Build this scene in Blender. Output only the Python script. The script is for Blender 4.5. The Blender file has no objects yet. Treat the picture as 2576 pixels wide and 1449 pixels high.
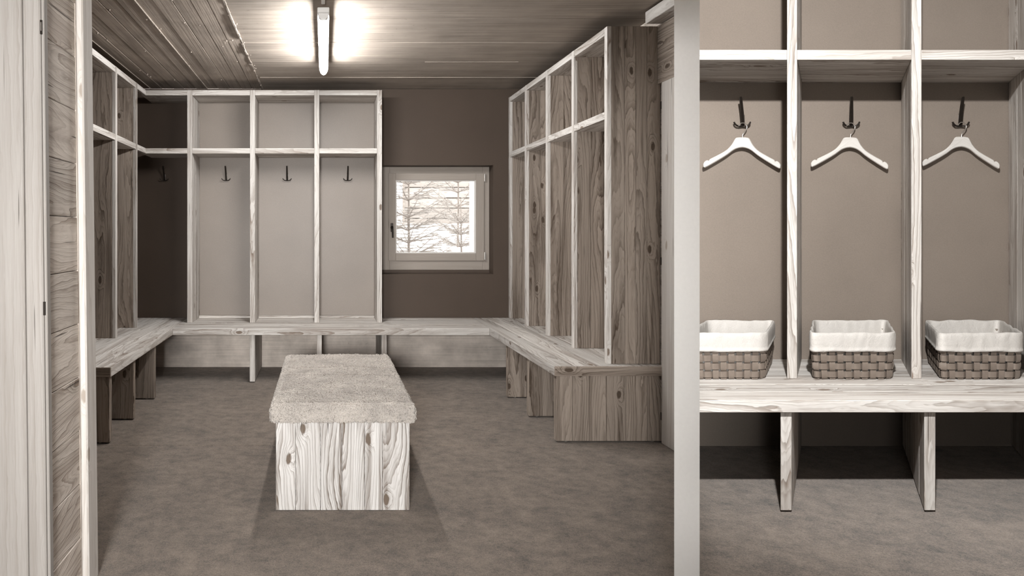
import bpy, math, random
import numpy as np
from mathutils import Vector, noise as mnoise

random.seed(7)
np.random.seed(7)
SC = bpy.context.scene
COL = SC.collection

# ------------------------------------------------------------------ camera
CAM_H = 1.21
cam = bpy.data.cameras.new('camera')
cam.sensor_fit = 'HORIZONTAL'
cam.sensor_width = 36.0
cam.lens = 1700.0 / 2576.0 * 36.0
cam.shift_x = (1288.0 - 817.0) / 2576.0
cam.shift_y = -(724.5 - 582.0) / 2576.0
cam.clip_start = 0.05
cam_o = bpy.data.objects.new('camera', cam)
cam_o.location = (0, 0, CAM_H)
cam_o.rotation_euler = (math.pi / 2, 0, 0)
COL.objects.link(cam_o)
SC.camera = cam_o

# ------------------------------------------------------------------ world, light levels, exposure
W = bpy.data.worlds.new('World')
SC.world = W
W.use_nodes = True
bg = W.node_tree.nodes['Background']
bg.inputs[0].default_value = (1.0, 0.97, 0.94, 1)
bg.inputs[1].default_value = 4.2
TUBE_STRENGTH = 168.0       # ceiling tube in the coat room
SPOT_WATTS = 620.0         # ceiling spotlight in the hall aimed at the niche
FLOORLAMP_WATTS = 980.0     # directional floor lamp in the hall behind the viewer, aimed into the coat room
VS = SC.view_settings
SC.display_settings.display_device = 'sRGB'
VS.view_transform = 'Standard'
VS.look = 'None'
VS.exposure = 0.0
VS.gamma = 1.0
VS.use_curve_mapping = False


# ------------------------------------------------------------------ material helpers
def new_mat(name):
    m = bpy.data.materials.new(name)
    m.use_nodes = True
    nt = m.node_tree
    for n in list(nt.nodes):
        nt.nodes.remove(n)
    out = nt.nodes.new('ShaderNodeOutputMaterial')
    p = nt.nodes.new('ShaderNodeBsdfPrincipled')
    nt.links.new(p.outputs[0], out.inputs[0])
    return m, nt, p, out


class G:
    """small node-graph helper"""
    def __init__(s, nt):
        s.nt = nt

    def n(s, t, **kw):
        nd = s.nt.nodes.new(t)
        for k, v in kw.items():
            setattr(nd, k, v)
        return nd

    def link(s, a, b):
        s.nt.links.new(a, b)

    def put(s, sock, v):
        if hasattr(v, 'is_output'):
            s.nt.links.new(v, sock)
        else:
            sock.default_value = v

    def math(s, op, a, b=None, c=None, clamp=False):
        nd = s.n('ShaderNodeMath', operation=op)
        nd.use_clamp = clamp
        s.put(nd.inputs[0], a)
        if b is not None:
            s.put(nd.inputs[1], b)
        if c is not None:
            s.put(nd.inputs[2], c)
        return nd.outputs[0]

    def comb(s, x, y, z=0.0):
        nd = s.n('ShaderNodeCombineXYZ')
        s.put(nd.inputs[0], x)
        s.put(nd.inputs[1], y)
        s.put(nd.inputs[2], z)
        return nd.outputs[0]

    def noise(s, vec, scale=1.0, detail=2.0, rough=0.5, dist=0.0):
        nd = s.n('ShaderNodeTexNoise')
        s.link(vec, nd.inputs['Vector'])
        nd.inputs['Scale'].default_value = scale
        nd.inputs['Detail'].default_value = detail
        nd.inputs['Roughness'].default_value = rough
        nd.inputs['Distortion'].default_value = dist
        return nd.outputs[0]

    def ramp(s, fac, stops, interp='LINEAR'):
        nd = s.n('ShaderNodeValToRGB')
        cr = nd.color_ramp
        cr.interpolation = interp
        while len(cr.elements) < len(stops):
            cr.elements.new(0.5)
        for e, (p, c) in zip(cr.elements, stops):
            e.position = p
            if not isinstance(c, (tuple, list)):
                c = (c, c, c)
            e.color = (c[0], c[1], c[2], 1)
        s.link(fac, nd.inputs[0])
        return nd.outputs[0]

    def mix(s, fac, a, b, blend='MIX'):
        nd = s.n('ShaderNodeMix', data_type='RGBA', blend_type=blend)
        s.put(nd.inputs[0], fac)
        for sock, v in ((nd.inputs[6], a), (nd.inputs[7], b)):
            if isinstance(v, tuple):
                v = (v[0], v[1], v[2], 1)
            s.put(sock, v)
        return nd.outputs[2]

    def smooth(s, x, lo, hi):
        nd = s.n('ShaderNodeMapRange', interpolation_type='SMOOTHSTEP')
        s.put(nd.inputs[0], x)
        nd.inputs[1].default_value = lo
        nd.inputs[2].default_value = hi
        return nd.outputs[0]

    def bump(s, h, strength, dist, p):
        nd = s.n('ShaderNodeBump')
        nd.inputs['Strength'].default_value = strength
        nd.inputs['Distance'].default_value = dist
        s.link(h, nd.inputs['Height'])
        s.link(nd.outputs[0], p.inputs['Normal'])


def wood_mat(name, light, dark, contrast=0.75, freq=13.0, across=7.0, along=0.75,
             knots=0.16, fiber=0.35, bump=0.6, vary=0.22, rough=0.75, streak=0.30, slope=34.0):
    m, nt, p, out = new_mat(name)
    g = G(nt)
    uv = g.n('ShaderNodeUVMap')
    sep = g.n('ShaderNodeSeparateXYZ')
    g.link(uv.outputs[0], sep.inputs[0])
    u, v = sep.outputs[0], sep.outputs[1]
    # sparse knots
    kv = g.comb(g.math('MULTIPLY', u, 7.5), g.math('MULTIPLY', v, 3.4))
    vor = g.n('ShaderNodeTexVoronoi', voronoi_dimensions='2D')
    g.link(kv, vor.inputs['Vector'])
    vor.inputs['Scale'].default_value = 1.0
    csep = g.n('ShaderNodeSeparateXYZ')
    g.link(vor.outputs['Color'], csep.inputs[0])
    mask = g.math('GREATER_THAN', csep.outputs[0], 1.0 - knots)
    kd = g.math('ADD', vor.outputs['Distance'],
                g.math('MULTIPLY', g.math('SUBTRACT', g.noise(kv, 9.0, 2.0), 0.5), 0.07))
    knot = g.math('MULTIPLY', g.smooth(kd, 0.30, 0.0), mask)
    core = g.math('MULTIPLY', g.smooth(kd, 0.105, 0.055), mask)
    # growth rings = contour lines of a stretched field
    fv = g.comb(g.math('MULTIPLY', u, across), g.math('MULTIPLY', v, along))
    f1 = g.noise(fv, 1.0, 1.0, 0.4)
    wv = g.comb(g.math('MULTIPLY', u, 40.0), g.math('MULTIPLY', v, 9.0))
    f2 = g.noise(wv, 1.0, 2.0, 0.55)
    F = g.math('MULTIPLY_ADD', f1, freq, g.math('MULTIPLY', u, slope))
    F = g.math('ADD', F, g.math('MULTIPLY', f2, 0.75))
    F = g.math('ADD', F, g.math('MULTIPLY', knot, 2.6))
    ring = g.math('FRACT', F)
    prof = g.ramp(ring, [(0.0, 0.05), (0.45, 0.10), (0.70, 0.40), (0.85, 1.0), (0.95, 1.0), (1.0, 0.05)])
    ring2 = g.math('FRACT', g.math('MULTIPLY', F, 3.0))
    prof2 = g.ramp(ring2, [(0.0, 0.0), (0.55, 0.15), (0.85, 1.0), (0.93, 1.0), (1.0, 0.0)])
    prof = g.math('ADD', g.math('MULTIPLY', prof, 0.72), g.math('MULTIPLY', prof2, 0.34))
    # local strength of the figure (plain areas against strong cathedrals)
    amp = g.smooth(g.noise(g.comb(g.math('MULTIPLY', u, 9.0), g.math('MULTIPLY', v, 0.8), 4.7), 1.0, 1.0), 0.30, 0.66)
    amp = g.math('MULTIPLY_ADD', amp, 0.65, 0.35)
    # fibres
    fb = g.noise(g.comb(g.math('MULTIPLY', u, 300.0), g.math('MULTIPLY', v, 7.0), 1.3), 1.0, 3.0, 0.6)
    fb2 = g.noise(g.comb(g.math('MULTIPLY', u, 36.0), g.math('MULTIPLY', v, 1.6), 8.3), 1.0, 3.0, 0.6)
    fac = g.math('MULTIPLY', g.math('MULTIPLY', prof, amp), contrast)
    fac = g.math('ADD', fac, g.math('MULTIPLY', g.math('SUBTRACT', fb, 0.5), fiber))
    fac = g.math('ADD', fac, g.math('MULTIPLY', g.math('SUBTRACT', fb2, 0.45), 0.75))
    st = g.smooth(g.noise(g.comb(g.math('MULTIPLY', u, 15.0), g.math('MULTIPLY', v, 0.9), 13.1), 1.0, 2.0, 0.45, 0.4), 0.50, 0.62)
    fac = g.math('ADD', fac, g.math('MULTIPLY', st, streak))
    fac = g.math('ADD', fac, g.math('MULTIPLY', core, 0.9), clamp=True)
    # cracks along the grain
    cr = g.noise(g.comb(g.math('MULTIPLY', u, 70.0), g.math('MULTIPLY', v, 2.2), 21.0), 1.0, 1.0)
    crack = g.smooth(cr, 0.73, 0.78)
    mid = tuple((a * 0.5 + b * 0.5) for a, b in zip(light, dark))
    c = g.ramp(fac, [(0.0, light), (0.45, mid), (1.0, dark)])
    c = g.mix(g.math('MULTIPLY', crack, 0.75), c, tuple(x * 0.35 for x in dark))
    oi = g.n('ShaderNodeObjectInfo')
    br = g.math('MULTIPLY_ADD', oi.outputs['Random'], vary, 1.0 - vary * 0.6)
    c = g.mix(1.0, c, g.comb(br, br, br), 'MULTIPLY')
    g.link(c, p.inputs['Base Color'])
    p.inputs['Roughness'].default_value = rough
    p.inputs['Specular IOR Level'].default_value = 0.25
    h = g.math('SUBTRACT', 1.0, fac)
    h = g.math('SUBTRACT', h, g.math('MULTIPLY', crack, 1.6))
    g.bump(h, bump, 0.0025, p)
    return m


def plain_mat(name, col, rough=0.6, metal=0.0, nscale=60.0, namp=0.06, bump=0.0, spec=0.4):
    m, nt, p, out = new_mat(name)
    g = G(nt)
    tc = g.n('ShaderNodeTexCoord')
    f = g.noise(tc.outputs['Object'], nscale, 4.0, 0.6)
    lo = tuple(max(0, c * (1 - namp * 2)) for c in col)
    hi = tuple(c * (1 + namp * 2) for c in col)
    c = g.ramp(f, [(0.25, lo), (0.75, hi)])
    g.link(c, p.inputs['Base Color'])
    p.inputs['Roughness'].default_value = rough
    p.inputs['Metallic'].default_value = metal
    p.inputs['Specular IOR Level'].default_value = spec
    if bump:
        g.bump(f, bump, 0.002, p)
    return m


def paint_mat(name, col, rough=0.46, spec=0.5):
    m, nt, p, out = new_mat(name)
    g = G(nt)
    tc = g.n('ShaderNodeTexCoord')
    f = g.noise(tc.outputs['Object'], 170.0, 3.0, 0.7)
    f2 = g.noise(tc.outputs['Object'], 2.2, 3.0, 0.55)
    c = g.ramp(f, [(0.3, tuple(x * 0.93 for x in col)), (0.7, tuple(x * 1.07 for x in col))])
    c2 = g.ramp(f2, [(0.3, 0.93), (0.7, 1.05)])
    g.link(g.mix(1.0, c, c2, 'MULTIPLY'), p.inputs['Base Color'])
    p.inputs['Roughness'].default_value = rough
    p.inputs['Specular IOR Level'].default_value = spec
    g.bump(f, 0.12, 0.002, p)
    return m


def concrete_mat(name, col, axis=0, streak=0.5, blotch=0.3):
    """board-marked concrete: streaks along one axis (0=x, 1=y)"""
    m, nt, p, out = new_mat(name)
    g = G(nt)
    tc = g.n('ShaderNodeTexCoord')
    sep = g.n('ShaderNodeSeparateXYZ')
    g.link(tc.outputs['Object'], sep.inputs[0])
    x, y, z = sep.outputs
    a, b = (x, g.math('ADD', y, z)) if axis == 0 else (y, g.math('ADD', x, z))
    st = g.noise(g.comb(g.math('MULTIPLY', a, 1.6), g.math('MULTIPLY', b, 75.0)), 1.0, 4.0, 0.65)
    wide = g.noise(g.comb(g.math('MULTIPLY', a, 0.9), g.math('MULTIPLY', b, 9.0)), 1.0, 3.0, 0.55)
    bl = g.noise(tc.outputs['Object'], 3.5, 5.0, 0.62)
    spots = g.smooth(g.noise(tc.outputs['Object'], 26.0, 2.0), 0.70, 0.76)
    # sawn-board joints every 100 mm
    fr = g.math('FRACT', g.math('MULTIPLY', b, 10.0))
    joint = g.math('LESS_THAN', g.math('ABSOLUTE', g.math('SUBTRACT', fr, 0.5)), 0.012)
    k = g.math('MULTIPLY', g.math('SUBTRACT', st, 0.5), streak * 1.6)
    k = g.math('ADD', k, g.math('MULTIPLY', g.math('SUBTRACT', wide, 0.5), streak))
    k = g.math('ADD', k, g.math('MULTIPLY', g.math('SUBTRACT', bl, 0.5), blotch * 2.0))
    k = g.math('SUBTRACT', k, g.math('MULTIPLY', joint, 0.16))
    k = g.math('SUBTRACT', k, g.math('MULTIPLY', spots, 0.18))
    k = g.math('ADD', k, 1.0)
    c = g.mix(1.0, col, g.comb(k, k, k), 'MULTIPLY')
    g.link(c, p.inputs['Base Color'])
    p.inputs['Roughness'].default_value = 0.8
    p.inputs['Specular IOR Level'].default_value = 0.2
    g.bump(g.math('ADD', k, g.math('MULTIPLY', joint, -0.5)), 0.6, 0.003, p)
    return m


def carpet_mat(name, col):
    m, nt, p, out = new_mat(name)
    g = G(nt)
    tc = g.n('ShaderNodeTexCoord')
    v = tc.outputs['Object']
    fine = g.noise(v, 330.0, 2.0, 0.75)
    fib = g.noise(v, 130.0, 3.0, 0.7, 1.2)
    mp = g.n('ShaderNodeMapping')
    mp.inputs['Scale'].default_value = (1.0, 1.15, 1.0)
    g.link(v, mp.inputs['Vector'])
    patch = g.noise(mp.outputs[0], 4.2, 5.0, 0.68, 0.6)
    patch2 = g.noise(mp.outputs[0], 17.0, 3.0, 0.6)
    k = g.math('ADD', g.math('MULTIPLY', g.math('SUBTRACT', g.smooth(fine, 0.36, 0.64), 0.5), 0.42),
               g.math('MULTIPLY', g.math('SUBTRACT', g.smooth(fib, 0.36, 0.64), 0.5), 0.55))
    k = g.math('ADD', k, g.math('MULTIPLY', g.math('SUBTRACT', patch, 0.5), 1.3))
    k = g.math('ADD', k, g.math('MULTIPLY', g.math('SUBTRACT', patch2, 0.5), 1.4))
    k = g.math('ADD', k, 1.0)
    g.link(g.mix(1.0, col, g.comb(k, k, k), 'MULTIPLY'), p.inputs['Base Color'])
    p.inputs['Roughness'].default_value = 0.95
    p.inputs['Specular IOR Level'].default_value = 0.05
    p.inputs['Sheen Weight'].default_value = 0.25
    p.inputs['Sheen Roughness'].default_value = 0.6
    g.bump(g.math('ADD', fine, fib), 0.8, 0.004, p)
    return m


def emit_mat(name, col, strength):
    m, nt, p, out = new_mat(name)
    e = nt.nodes.new('ShaderNodeEmission')
    e.inputs[0].default_value = (*col, 1)
    e.inputs[1].default_value = strength
    nt.links.new(e.outputs[0], out.inputs[0])
    return m


def glass_mat(name):
    m, nt, p, out = new_mat(name)
    g = G(nt)
    tr = g.n('ShaderNodeBsdfTransparent')
    tr.inputs[0].default_value = (0.96, 0.96, 0.96, 1)
    gl = g.n('ShaderNodeBsdfGlossy')
    gl.inputs['Roughness'].default_value = 0.02
    fr = g.n('ShaderNodeFresnel')
    fr.inputs[0].default_value = 1.45
    mx = g.n('ShaderNodeMixShader')
    g.link(fr.outputs[0], mx.inputs[0])
    g.link(tr.outputs[0], mx.inputs[1])
    g.link(gl.outputs[0], mx.inputs[2])
    g.link(mx.outputs[0], out.inputs[0])
    return m


def cloth_mat(name, col):
    m, nt, p, out = new_mat(name)
    g = G(nt)
    tc = g.n('ShaderNodeTexCoord')
    f = g.noise(tc.outputs['Object'], 420.0, 2.0, 0.6)
    f2 = g.noise(tc.outputs['Object'], 26.0, 4.0, 0.6, 1.0)
    c = g.ramp(f, [(0.3, tuple(x * 0.9 for x in col)), (0.7, tuple(min(1, x * 1.06) for x in col))])
    g.link(c, p.inputs['Base Color'])
    p.inputs['Roughness'].default_value = 0.9
    p.inputs['Specular IOR Level'].default_value = 0.1
    g.bump(g.math('ADD', g.math('MULTIPLY', f, 0.2), f2), 0.55, 0.006, p)
    return m


M = {}
M['wood'] = wood_mat('reclaimed_wood', (0.70, 0.67, 0.635), (0.22, 0.17, 0.135), contrast=0.62)
M['wood_bold'] = wood_mat('brushed_wood_bold', (0.76, 0.735, 0.71), (0.17, 0.13, 0.10), contrast=0.95, freq=15.0, across=6.5, slope=44.0,
                          along=1.15, knots=0.22, bump=0.9, vary=0.12, streak=0.55)
M['wood_darkened'] = wood_mat('reclaimed_wood_darkened', (0.35, 0.293, 0.246), (0.080, 0.057, 0.041), contrast=0.75, knots=0.16, streak=0.35)  # same reclaimed wood darkened: the shade on stave sides is put into its colour
M['wood_pale'] = wood_mat('planed_wood_pale', (0.33, 0.307, 0.285), (0.19, 0.162, 0.138), contrast=0.30, freq=9.0, across=4.0,
                          along=0.35, knots=0.10, bump=0.3, vary=0.05, fiber=0.45, streak=0.12)
M['wood_post'] = wood_mat('planed_post_wood', (0.60, 0.565, 0.53), (0.36, 0.31, 0.265), contrast=0.4, freq=9.0, across=5.0,
                          along=0.5, knots=0.2, bump=0.3, vary=0.0, streak=0.12)
M['wood_rough'] = wood_mat('rough_sawn_wood', (0.62, 0.555, 0.495), (0.24, 0.185, 0.145), contrast=0.60, freq=11.0, across=8.0,
                           along=1.2, knots=0.12, bump=1.0)
M['wood_window'] = wood_mat('window_frame_wood', (0.39, 0.345, 0.305), (0.30, 0.255, 0.215), contrast=0.25, knots=0.0, bump=0.1, vary=0.04,
                            fiber=0.2, streak=0.05)
M['wood_outside'] = wood_mat('weathered_outdoor_wood', (0.46, 0.435, 0.41), (0.36, 0.33, 0.305), contrast=0.35, bump=0.3)
M['hanger_wood'] = wood_mat('hanger_beech', (0.66, 0.635, 0.60), (0.50, 0.46, 0.42), contrast=0.4, knots=0.0, bump=0.05, vary=0.05, streak=0.05)
M['paint_dark'] = paint_mat('wall_paint_dark', (0.082, 0.060, 0.046), 0.62, 0.25)
M['paint_mid'] = paint_mat('panel_paint_taupe', (0.255, 0.218, 0.188))
M['paint_niche'] = paint_mat('niche_paint_taupe', (0.235, 0.197, 0.166), 0.40, 0.5)
M['plaster'] = plain_mat('pale_plaster', (0.55, 0.533, 0.51), 0.85, nscale=90, namp=0.012, spec=0.1)
M['hall_paint'] = plain_mat('hall_plaster', (0.74, 0.70, 0.66), 0.85, nscale=40, namp=0.02, spec=0.1)
M['conc_x'] = concrete_mat('board_marked_ceiling_cross', (0.335, 0.288, 0.247), 0, 0.80, 0.30)
M['conc_y'] = concrete_mat('board_marked_ceiling_along', (0.36, 0.305, 0.26), 1, 0.70, 0.42)
M['conc_wall'] = concrete_mat('raw_concrete_wall', (0.62, 0.55, 0.49), 0, 0.35, 0.7)
M['carpet'] = carpet_mat('taupe_carpet', (0.187, 0.147, 0.116))
M['iron'] = plain_mat('dark_iron', (0.028, 0.022, 0.018), 0.42, 0.6, 120, 0.1)
M['steel'] = plain_mat('bright_steel', (0.62, 0.58, 0.54), 0.3, 0.9, 120, 0.03)
M['lamp_white'] = plain_mat('white_lamp_housing', (0.72, 0.70, 0.67), 0.5, 0.0, 50, 0.01)
M['tube'] = emit_mat('lit_tube_diffuser', (1.0, 0.995, 0.985), TUBE_STRENGTH)
M['spot_glow'] = emit_mat('lit_spot_lens', (1.0, 0.995, 0.985), 30.0)
M['glass'] = glass_mat('window_glass')
M['fleece'] = plain_mat('curly_fleece', (0.55, 0.505, 0.462), 0.95, 0.0, 9.0, 0.10, 0.0, 0.05)
M['fleece_shade'] = plain_mat('fleece_shade', (0.36, 0.322, 0.288), 0.95, 0.0, 30.0, 0.10, 0.0, 0.05)  # cushion base darker than the curls: shade between them is put into the colour
M['strap'] = plain_mat('woven_leather_strap', (0.185, 0.150, 0.124), 0.5, 0.0, 70, 0.05, 0.08)
M['linen'] = cloth_mat('cream_linen', (0.56, 0.535, 0.505))
M['needles'] = plain_mat('pale_needles', (0.50, 0.48, 0.46), 0.8, 0, 12, 0.12)  # pale needles: the blown-out daylight is put into their colour
M['bark'] = plain_mat('grey_bark', (0.34, 0.31, 0.285), 0.9, 0, 30, 0.15, 0.4)
M['snow'] = plain_mat('snowy_ground', (0.82, 0.80, 0.78), 0.9, 0, 3, 0.03)
M['rubber'] = plain_mat('black_foot', (0.03, 0.024, 0.02), 0.6)


# ------------------------------------------------------------------ geometry helpers
class MB:
    def __init__(s):
        s.v, s.f, s.uv, s.smooth = [], [], [], []

    def quad(s, pts, uvs=None, smooth=False):
        b = len(s.v)
        s.v += [tuple(p) for p in pts]
        s.f.append(tuple(range(b, b + len(pts))))
        s.uv += list(uvs) if uvs else [(0, 0)] * len(pts)
        s.smooth.append(smooth)

    def box(s, x0, x1, y0, y1, z0, z1, grain='z', T=None, c=0.0012):
        """box with chamfered edges; uv in metres, v along the grain"""
        ou, ov = random.uniform(0, 40), random.uniform(0, 40)
        lo, hi = (min(x0, x1), min(y0, y1), min(z0, z1)), (max(x0, x1), max(y0, y1), max(z0, z1))
        c = min(c, *(0.3 * (h - l) for l, h in zip(lo, hi)))
        gi = 'xyz'.index(grain)
        base = len(s.v)
        idx = {}
        # 24 vertices: for each corner, one per face it touches
        for ix in (0, 1):
            for iy in (0, 1):
                for iz in (0, 1):
                    cor = (ix, iy, iz)
                    for ax in range(3):
                        p = []
                        for k in range(3):
                            val = hi[k] if cor[k] else lo[k]
                            if k != ax:
                                val += -c if cor[k] else c
                            p.append(val)
                        idx[(cor, ax)] = len(s.v)
                        s.v.append(tuple(p))
        loc = s.v

        def uvof(vi, ax):
            p = loc[vi]
            if ax == gi:
                a, b = [k for k in range(3) if k != gi]
                return (p[a] + ou, p[b] * 0.6 + ov + 5)
            o = [k for k in range(3) if k not in (gi, ax)][0]
            return (p[o] + ou + ax * 1.37, p[gi] + ov)

        def addf(ids, ax):
            s.f.append(tuple(ids))
            s.uv += [uvof(i, ax) for i in ids]
            s.smooth.append(False)
        for ax in range(3):
            a, b = [(1, 2), (2, 0), (0, 1)][ax]
            for side in (0, 1):
                ring = []
                for (da, db) in ((0, 0), (1, 0), (1, 1), (0, 1)):
                    cor = [0, 0, 0]
                    cor[ax] = side
                    cor[a] = da
                    cor[b] = db
                    ring.append(idx[(tuple(cor), ax)])
                addf(ring if side else ring[::-1], ax)
        for ax in range(3):        # edges running along ax
            a, b = [(1, 2), (2, 0), (0, 1)][ax]
            for da in (0, 1):
                for db in (0, 1):
                    c0, c1 = [0, 0, 0], [0, 0, 0]
                    c0[a] = c1[a] = da
                    c0[b] = c1[b] = db
                    c1[ax] = 1
                    c0, c1 = tuple(c0), tuple(c1)
                    q = [idx[(c0, a)], idx[(c1, a)], idx[(c1, b)], idx[(c0, b)]]
                    if (da + db) % 2 == 0:
                        q = q[::-1]
                    addf(q, a)
        for ix in (0, 1):
            for iy in (0, 1):
                for iz in (0, 1):
                    cor = (ix, iy, iz)
                    t = [idx[(cor, 0)], idx[(cor, 1)], idx[(cor, 2)]]
                    if (ix + iy + iz) % 2 == 0:
                        t = t[::-1]
                    addf(t, 0)
        if T:
            for i in range(base, len(s.v)):
                s.v[i] = tuple(T(*s.v[i]))
        return s

    def prism(s, poly, z0, z1, T=None, axis='z'):
        """polygon (counter-clockwise list of 2-d points) extruded along an axis"""
        n = len(poly)
        ou, ov = random.uniform(0, 40), random.uniform(0, 40)
        area = sum(poly[i][0] * poly[(i + 1) % n][1] - poly[(i + 1) % n][0] * poly[i][1] for i in range(n))
        if area < 0:
            poly = poly[::-1]

        def P(a, b, h):
            q = {'z': (a, b, h), 'y': (a, h, b), 'x': (h, a, b)}[axis]
            return tuple(T(*q)) if T else q
        flip = axis == 'y'
        lo = [P(a, b, z0) for a, b in poly]
        hi = [P(a, b, z1) for a, b in poly]
        uv = [(a + ou, b + ov) for a, b in poly]
        if flip:
            s.quad(hi[::-1], uv[::-1])
            s.quad(lo, uv)
        else:
            s.quad(hi, uv)
            s.quad(lo[::-1], uv[::-1])
        d = 0
        for i in range(n):
            j = (i + 1) % n
            L = math.dist(poly[i], poly[j])
            q = [lo[i], lo[j], hi[j], hi[i]]
            u = [(z0 + ou, d + ov), (z0 + ou, d + L + ov), (z1 + ou, d + L + ov), (z1 + ou, d + ov)]
            d += L
            if flip:
                q, u = q[::-1], u[::-1]
            s.quad(q, u)
        return s

    def grid(s, rows, closed_u=False, closed_v=False, smooth=True):
        """rows: list of lists of points, shared vertices"""
        b = len(s.v)
        nr, nc = len(rows), len(rows[0])
        for r in rows:
            s.v += [tuple(p) for p in r]
        for i in range(nr if closed_v else nr - 1):
            for j in range(nc if closed_u else nc - 1):
                i2, j2 = (i + 1) % nr, (j + 1) % nc
                s.f.append((b + i * nc + j, b + i * nc + j2, b + i2 * nc + j2, b + i2 * nc + j))
                s.uv += [(j / nc, i / nr)] * 4
                s.smooth.append(smooth)
        return s

    def cap(s, pts):
        s.quad(pts)

    def tube(s, pts, rad, n=8, caps=True, flat=None):
        """swept tube; rad number or list; flat=(w,t) lists gives a rectangular strap section"""
        pts = [Vector(p) for p in pts]
        rings = []
        prev = None
        for i, p in enumerate(pts):
            t = (pts[min(i + 1, len(pts) - 1)] - pts[max(i - 1, 0)]).normalized()
            if prev is None:
                ref = Vector((0, 0, 1)) if abs(t.z) < 0.9 else Vector((1, 0, 0))
                a = t.cross(ref).normalized()
            else:
                a = (prev - t * prev.dot(t)).normalized()
            prev = a
            b = t.cross(a)
            if flat:
                w, th = flat[i]
                A, Bv = flat_axes(t)
                rings.append([p + A * w / 2 + Bv * th / 2, p - A * w / 2 + Bv * th / 2,
                              p - A * w / 2 - Bv * th / 2, p + A * w / 2 - Bv * th / 2])
            else:
                r = rad[i] if isinstance(rad, (list, tuple)) else rad
                rings.append([p + a * (r * math.cos(2 * math.pi * k / n)) + b * (r * math.sin(2 * math.pi * k / n)) for k in range(n)])
        s.grid(rings, closed_u=True, smooth=not flat)
        if caps:
            s.quad(rings[0][::-1])
            s.quad(rings[-1])
        return s

    def lathe(s, prof, cx, cy, cz, n=24, axis='z'):
        rows = []
        for r, h in prof:
            row = []
            for k in range(n):
                a = 2 * math.pi * k / n
                if axis == 'z':
                    row.append((cx + r * math.cos(a), cy + r * math.sin(a), cz + h))
                else:
                    row.append((cx + r * math.cos(a), cy + h, cz + r * math.sin(a)))
            rows.append(row)
        return s.grid(rows, closed_u=True)

    def build(s, name, mat, parent=None, **tags):
        off = Vector((0, 0, 0))
        if parent is not None:
            off = world_loc(parent)
        elif s.v:
            a = np.array(s.v)
            lo, hi = a.min(0), a.max(0)
            off = Vector(((lo[0] + hi[0]) / 2, (lo[1] + hi[1]) / 2, lo[2]))
        me = bpy.data.meshes.new(name)
        me.from_pydata([(x - off.x, y - off.y, z - off.z) for x, y, z in s.v], [], s.f)
        ul = me.uv_layers.new(name='UVMap')
        ul.data.foreach_set('uv', np.array(s.uv, dtype=np.float32).ravel())
        me.polygons.foreach_set('use_smooth', s.smooth)
        me.materials.append(M[mat])
        me.update()
        o = bpy.data.objects.new(name, me)
        COL.objects.link(o)
        if parent is not None:
            o.parent = parent
        else:
            o.location = off
        tag(o, **tags)
        return o


def flat_axes(t):
    A = Vector((1, 0, 0))
    A = (A - t * A.dot(t))
    if A.length < 1e-3:
        A = Vector((0, 1, 0))
    A.normalize()
    return A, t.cross(A)


def world_loc(o):
    l = Vector(o.location)
    while o.parent is not None:
        o = o.parent
        l += o.location
    return l


def tag(o, label=None, cat=None, group=None, kind=None):
    if label:
        o['label'] = label
    if cat:
        o['category'] = cat
    if group:
        o['group'] = group
    if kind:
        o['kind'] = kind
    return o


def thing(name, loc, label=None, cat=None, group=None, kind=None):
    e = bpy.data.objects.new(name, None)
    e.empty_display_size = 0.1
    e.location = loc
    COL.objects.link(e)
    return tag(e, label, cat, group, kind)


def board(name, mat, parent, x0, x1, y0, y1, z0, z1, grain='z', T=None, c=0.0012, **tags):
    return MB().box(x0, x1, y0, y1, z0, z1, grain, T, c).build(name, mat, parent, **tags)


def split(a, b, parts, jit=0.16):
    ws = [1 + random.uniform(-jit, jit) for _ in range(parts)]
    t = sum(ws)
    out, x = [], a
    for w in ws:
        out.append((x, x + (b - a) * w / t))
        x += (b - a) * w / t
    return out


GAP = 0.0005


def divider(unit, x0, x1, y0, y1, z0, z1, front, n, mat_edge, mat, T=None):
    """upright partition: a front edge board whose children are the glued staves behind it.
    front: 'x-','x+','y-' = side on which the edge board sits"""
    e = 0.024
    if front == 'y-':
        d = board('divider', mat_edge, unit, x0, x1, y0, y0 + e, z0, z1, 'z', T)
        for a, b in split(y0 + e, y1, n):
            q = random.uniform(-0.0006, 0.0002)
            board('stave', mat, d, x0 - q, x1 + q, a + GAP, b - GAP, z0, z1 - 0.0005, 'z', T)
    else:
        s = 1 if front == 'x-' else -1
        fx = x0 if s == 1 else x1
        bx = x1 if s == 1 else x0
        d = board('divider', mat_edge, unit, fx, fx + s * e, y0, y1, z0, z1, 'z', T)
        for a, b in split(fx + s * e, bx, n):
            q = random.uniform(-0.0006, 0.0002)
            board('stave', mat, d, min(a, b) + GAP, max(a, b) - GAP, y0 - q, y1 + q, z0, z1 - 0.0005, 'z', T)
    return d


def seat(bench, x0, x1, y0, y1, z0, z1, grain, n, mat, T=None):
    first = None
    if grain == 'y':
        for a, b in split(x0, x1, n):
            q = random.uniform(-0.0005, 0.0005)
            board('seat_stave', mat, bench, a + GAP, b - GAP, y0, y1, z0, z1 + q, 'y', T, 0.002)
    else:
        for a, b in split(y0, y1, n):
            q = random.uniform(-0.0005, 0.0005)
            board('seat_stave', mat, bench, x0, x1, a + GAP, b - GAP, z0, z1 + q, 'x', T, 0.002)


# ------------------------------------------------------------------ room constants
XL, XR, YB, ZC = -1.83, 1.95, 6.03, 2.48
UT = 2.40                 # top of the shelf units
SH0, SH1 = 1.866, 1.91    # shelf board
BT, BB = 0.44, 0.385      # bench top / underside
SK = 0.7518               # the side niche runs away at an angle
NF, NB, NZ = 2.873, 3.32, 0.156   # niche: shelf front, back wall, platform height


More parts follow.
